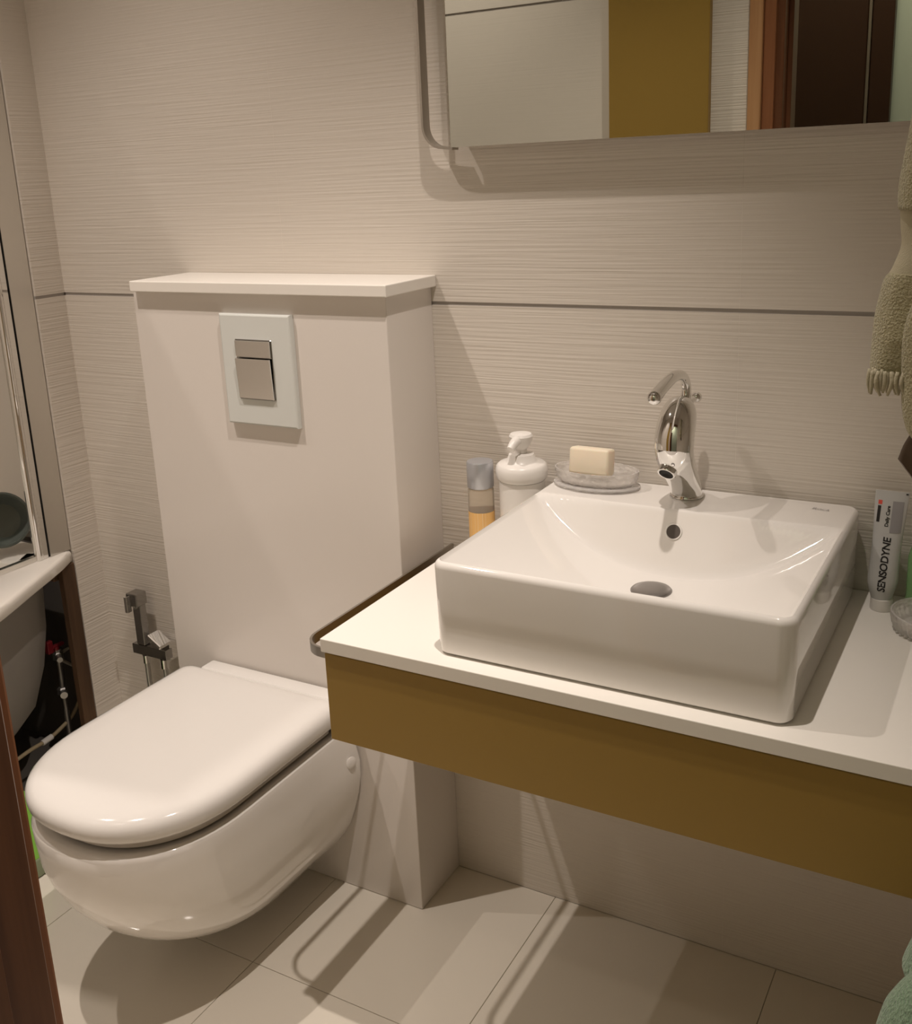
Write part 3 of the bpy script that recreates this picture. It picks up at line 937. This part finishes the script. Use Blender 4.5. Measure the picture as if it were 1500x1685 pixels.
# ------------------------------------------------------------------ hand bidet sprayer on the back wall
bs = thing('bidet_sprayer', 'square chrome hand bidet sprayer on the wall left of the cistern', 'shower head', (-1.27, -0.01, 0.36))
hb = boxes((-1.325, -1.216, -0.046, -0.024, 0.345, 0.370, 0.001, 1))
link_obj('valve_block', hb, 'chrome_dark', bs)
link_obj('wall_stub', boxes((-1.246, -1.218, -0.030, -0.0005, 0.338, 0.380, 0.001, 1)), 'chrome', bs)
hd_ = link_obj('spray_handle', boxes((-1.308, -1.282, -0.046, -0.026, 0.3705, 0.500, 0.002, 1)), 'chrome_dark', bs)
bm = bmesh.new()
box(bm, -1.312, -1.278, -0.058, -0.024, 0.4740, 0.5060, 0.002, 1)
link_obj('spray_head', bm, 'chrome_dark', hd_)
bm = bmesh.new()
box(bm, -1.3135, -1.304, -0.064, -0.050, 0.458, 0.4995, 0.001, 1)
link_obj('trigger', bm, 'chrome', hd_)
bm = boxes((-1.262, -1.216, -0.066, -0.030, 0.3745, 0.386, 0.002, 1))
bmesh.ops.transform(bm, matrix=Matrix.Translation((-1.262, -0.05, 0.378)) @ Matrix.Rotation(math.radians(-28), 4, 'Y') @ Matrix.Translation((1.262, 0.05, -0.378)), verts=bm.verts)
bmesh.ops.translate(bm, verts=bm.verts, vec=(0.0, 0, 0.012))
bmesh.ops.transform(bm, matrix=Matrix.Translation((-1.24, -0.05, 0.39)) @ Matrix.Rotation(math.radians(60), 4, 'Y') @ Matrix.Translation((1.24, 0.05, -0.39)), verts=bm.verts)
link_obj('valve_lever', bm, 'chrome', bs)
bm = bmesh.new()
tube(bm, [(-1.288, -0.040, 0.345), (-1.287, -0.040, 0.25), (-1.270, -0.040, 0.12), (-1.245, -0.04, 0.09), (-1.228, -0.04, 0.14), (-1.228, -0.040, 0.25), (-1.229, -0.040, 0.345)], 0.0065, 12, 6)
link_obj('hose', bm, 'galvanised', bs, smooth=True)
bm = bmesh.new()
lathe(bm, [(0.010, 0), (0.010, 0.022)], (-1.229, -0.040, 0.323), 16)
link_obj('hose_nut', bm, 'chrome', bs, smooth=True, auto=40)
bm = bmesh.new()
lathe(bm, [(0.009, 0), (0.009, 0.020)], (-1.288, -0.040, 0.325), 16)
link_obj('hose_nut', bm, 'chrome', bs, smooth=True, auto=40)

# ------------------------------------------------------------------ towels at the right
def towel_leaf(bm, stations, depth, n=40, seedv=0, wav=0.10):
    """stations: (z, xl, xr); soft flattened tube whose surface is folded"""
    rnd_ = random.Random(seedv)
    st = catmull([Vector((xl, xr, z)) for z, xl, xr in stations], 8)
    rings = []
    ph = rnd_.random() * 6
    for p in st:
        xl, xr, z = p.x, p.y, p.z
        c, hw = (xl + xr) / 2, (xr - xl) / 2
        ring = []
        for k in range(n):
            t = 2 * PI * k / n
            f = 1 + wav * math.sin(3 * t + ph + z * 5) + 0.5 * wav * math.sin(7 * t + z * 9)
            ring.append((c + hw * math.copysign(abs(math.cos(t)) ** 0.8, math.cos(t)), depth[0] + depth[1] * f * math.sin(t) * (0.55 + 0.45 * min(1, hw / 0.05)), z))
        rings.append(ring)
    loft(bm, rings)
    return st
tw = thing('hand_towel', 'olive terry hand towel with woven band and fringe hanging at upper right', 'towel', (0.46, -0.45, 1.15))
YT = -0.45
bm = bmesh.new()
towel_leaf(bm, [(1.62, 0.400, 0.55), (1.52, 0.390, 0.54), (1.46, 0.383, 0.52), (1.402, 0.376, 0.50), (1.375, 0.3765, 0.49)], (YT, 0.030), seedv=1)
link_obj('upper_fold', bm, 'towel_olive', tw, smooth=True)
bm = bmesh.new()
towel_leaf(bm, [(1.376, 0.3785, 0.485), (1.36, 0.380, 0.480), (1.338, 0.382, 0.475), (1.318, 0.376, 0.475), (1.309, 0.372, 0.478)], (YT, 0.026), seedv=2, wav=0.05)
link_obj('woven_band', bm, 'towel_band', tw, smooth=True)
bm = bmesh.new()
towel_leaf(bm, [(1.310, 0.3725, 0.478), (1.303, 0.3675, 0.482), (1.285, 0.3635, 0.486), (1.262, 0.3600, 0.488), (1.235, 0.3590, 0.45), (1.212, 0.3585, 0.43), (1.206, 0.3595, 0.42)], (YT, 0.030), seedv=3, wav=0.08)
link_obj('front_leaf', bm, 'towel_olive', tw, smooth=True)
bm = bmesh.new()
for k in range(26):
    a = k / 25
    x = 0.3620 + 0.052 * a
    y = YT - 0.024 + 0.012 * math.sin(k * 2.1)
    s = random.uniform(-1, 1)
    tube(bm, [(x, y, 1.210), (x + 0.0020 * s, y - 0.003 * abs(s), 1.198), (x - 0.0035 * s, y, 1.1830 + 0.004 * random.random())], [0.0019, 0.0024, 0.0014], 7, 3)
fr = link_obj('fringe', bm, 'towel_band', tw, smooth=True)
bm = bmesh.new()
towel_leaf(bm, [(1.300, 0.410, 0.52), (1.275, 0.398, 0.53), (1.245, 0.393, 0.53), (1.20, 0.3945, 0.53), (1.170, 0.397, 0.53), (1.150, 0.402, 0.52), (1.140, 0.408, 0.51)], (YT - 0.030, 0.022), seedv=5, wav=0.08)
link_obj('rear_leaf', bm, 'towel_olive', tw, smooth=True)
hk = thing('towel_hook', 'steel towel arm on the right wall carrying the olive towel', 'towel rail', (XR, YT, 1.63))
bm = bmesh.new()
tube(bm, [(XR - 0.001, YT, 1.640), (0.39, YT, 1.640)], 0.007, 14)
link_obj('arm', bm, 'chrome', hk, smooth=True, auto=40)
bm = bmesh.new()
lathe(bm, [(0.022, 0), (0.022, 0.008)], (XR - 0.0005, YT, 1.640), 24, axis=(-1, 0, 0))
link_obj('wall_plate', bm, 'chrome', hk, smooth=True, auto=40)
# small dark leather pouch hanging below the towel
bm = bmesh.new()
prof = [(0.3935, 1.107), (0.400, 1.127), (0.412, 1.138), (0.455, 1.130), (0.460, 1.06), (0.425, 1.07), (0.405, 1.092)]
pp = catmull([Vector((x, 0, z)) for x, z in prof + [prof[0]]], 4)[:-1]
loft(bm, [[(p.x * 0.9 + 0.043, YT + 0.018, p.z * 0.9 + 0.110) for p in pp], [(p.x, YT + 0.012, p.z) for p in pp], [(p.x, YT - 0.002, p.z) for p in pp], [(p.x * 0.9 + 0.043, YT - 0.008, p.z * 0.9 + 0.110) for p in pp]])
tag(link_obj('hanging_pouch', bm, 'leather_brown', loc=(0.43, YT, 1.07), smooth=True, auto=60), 'dark brown pointed pouch hanging below the olive towel', 'pouch')
bm = bmesh.new()
tube(bm, [(0.455, YT + 0.006, 1.125), (0.50, YT + 0.03, 1.25), (0.56, YT + 0.03, 1.38), (XR - 0.001, YT + 0.03, 1.42)], 0.0025, 8, 4)
o_ = link_obj('strap', bm, 'leather_brown', bpy.data.objects['hanging_pouch'], smooth=True)

# mint towel low on the right
YM = -0.62
bm = bmesh.new()
towel_leaf(bm, [(0.655, 0.468, 0.60), (0.625, 0.459, 0.60), (0.600, 0.4515, 0.60), (0.585, 0.449, 0.60), (0.568, 0.4555, 0.60), (0.548, 0.463, 0.60)], (YM + 0.02, 0.045), seedv=8, wav=0.06)
mt = thing('bath_towel', 'mint green terry towel hanging low at the right edge', 'towel', (0.53, YM, 0.2))
link_obj('upper_fold', bm, 'towel_mint', mt, smooth=True)
bm = bmesh.new()
towel_leaf(bm, [(0.650, 0.500, 0.61), (0.635, 0.480, 0.612), (0.610, 0.462, 0.615), (0.585, 0.446, 0.615), (0.555, 0.435, 0.615), (0.48, 0.425, 0.615), (0.34, 0.418, 0.615), (0.20, 0.416, 0.61)], (YM - 0.03, 0.050), seedv=9, wav=0.06)
link_obj('lower_fold', bm, 'towel_mint', mt, smooth=True)
mh_ = thing('towel_peg', 'small chrome towel peg on the right wall above the mint towel', 'hook', (XR, YM, 0.65))
bm = bmesh.new()
tube(bm, [(XR - 0.0005, YM + 0.02, 0.640), (0.56, YM + 0.02, 0.640), (0.545, YM + 0.02, 0.662)], 0.006, 12, 4)
link_obj('peg', bm, 'chrome', mh_, smooth=True, auto=40)

# tidy helper properties
for o in bpy.data.objects:
    if '_o' in o:
        del o['_o']
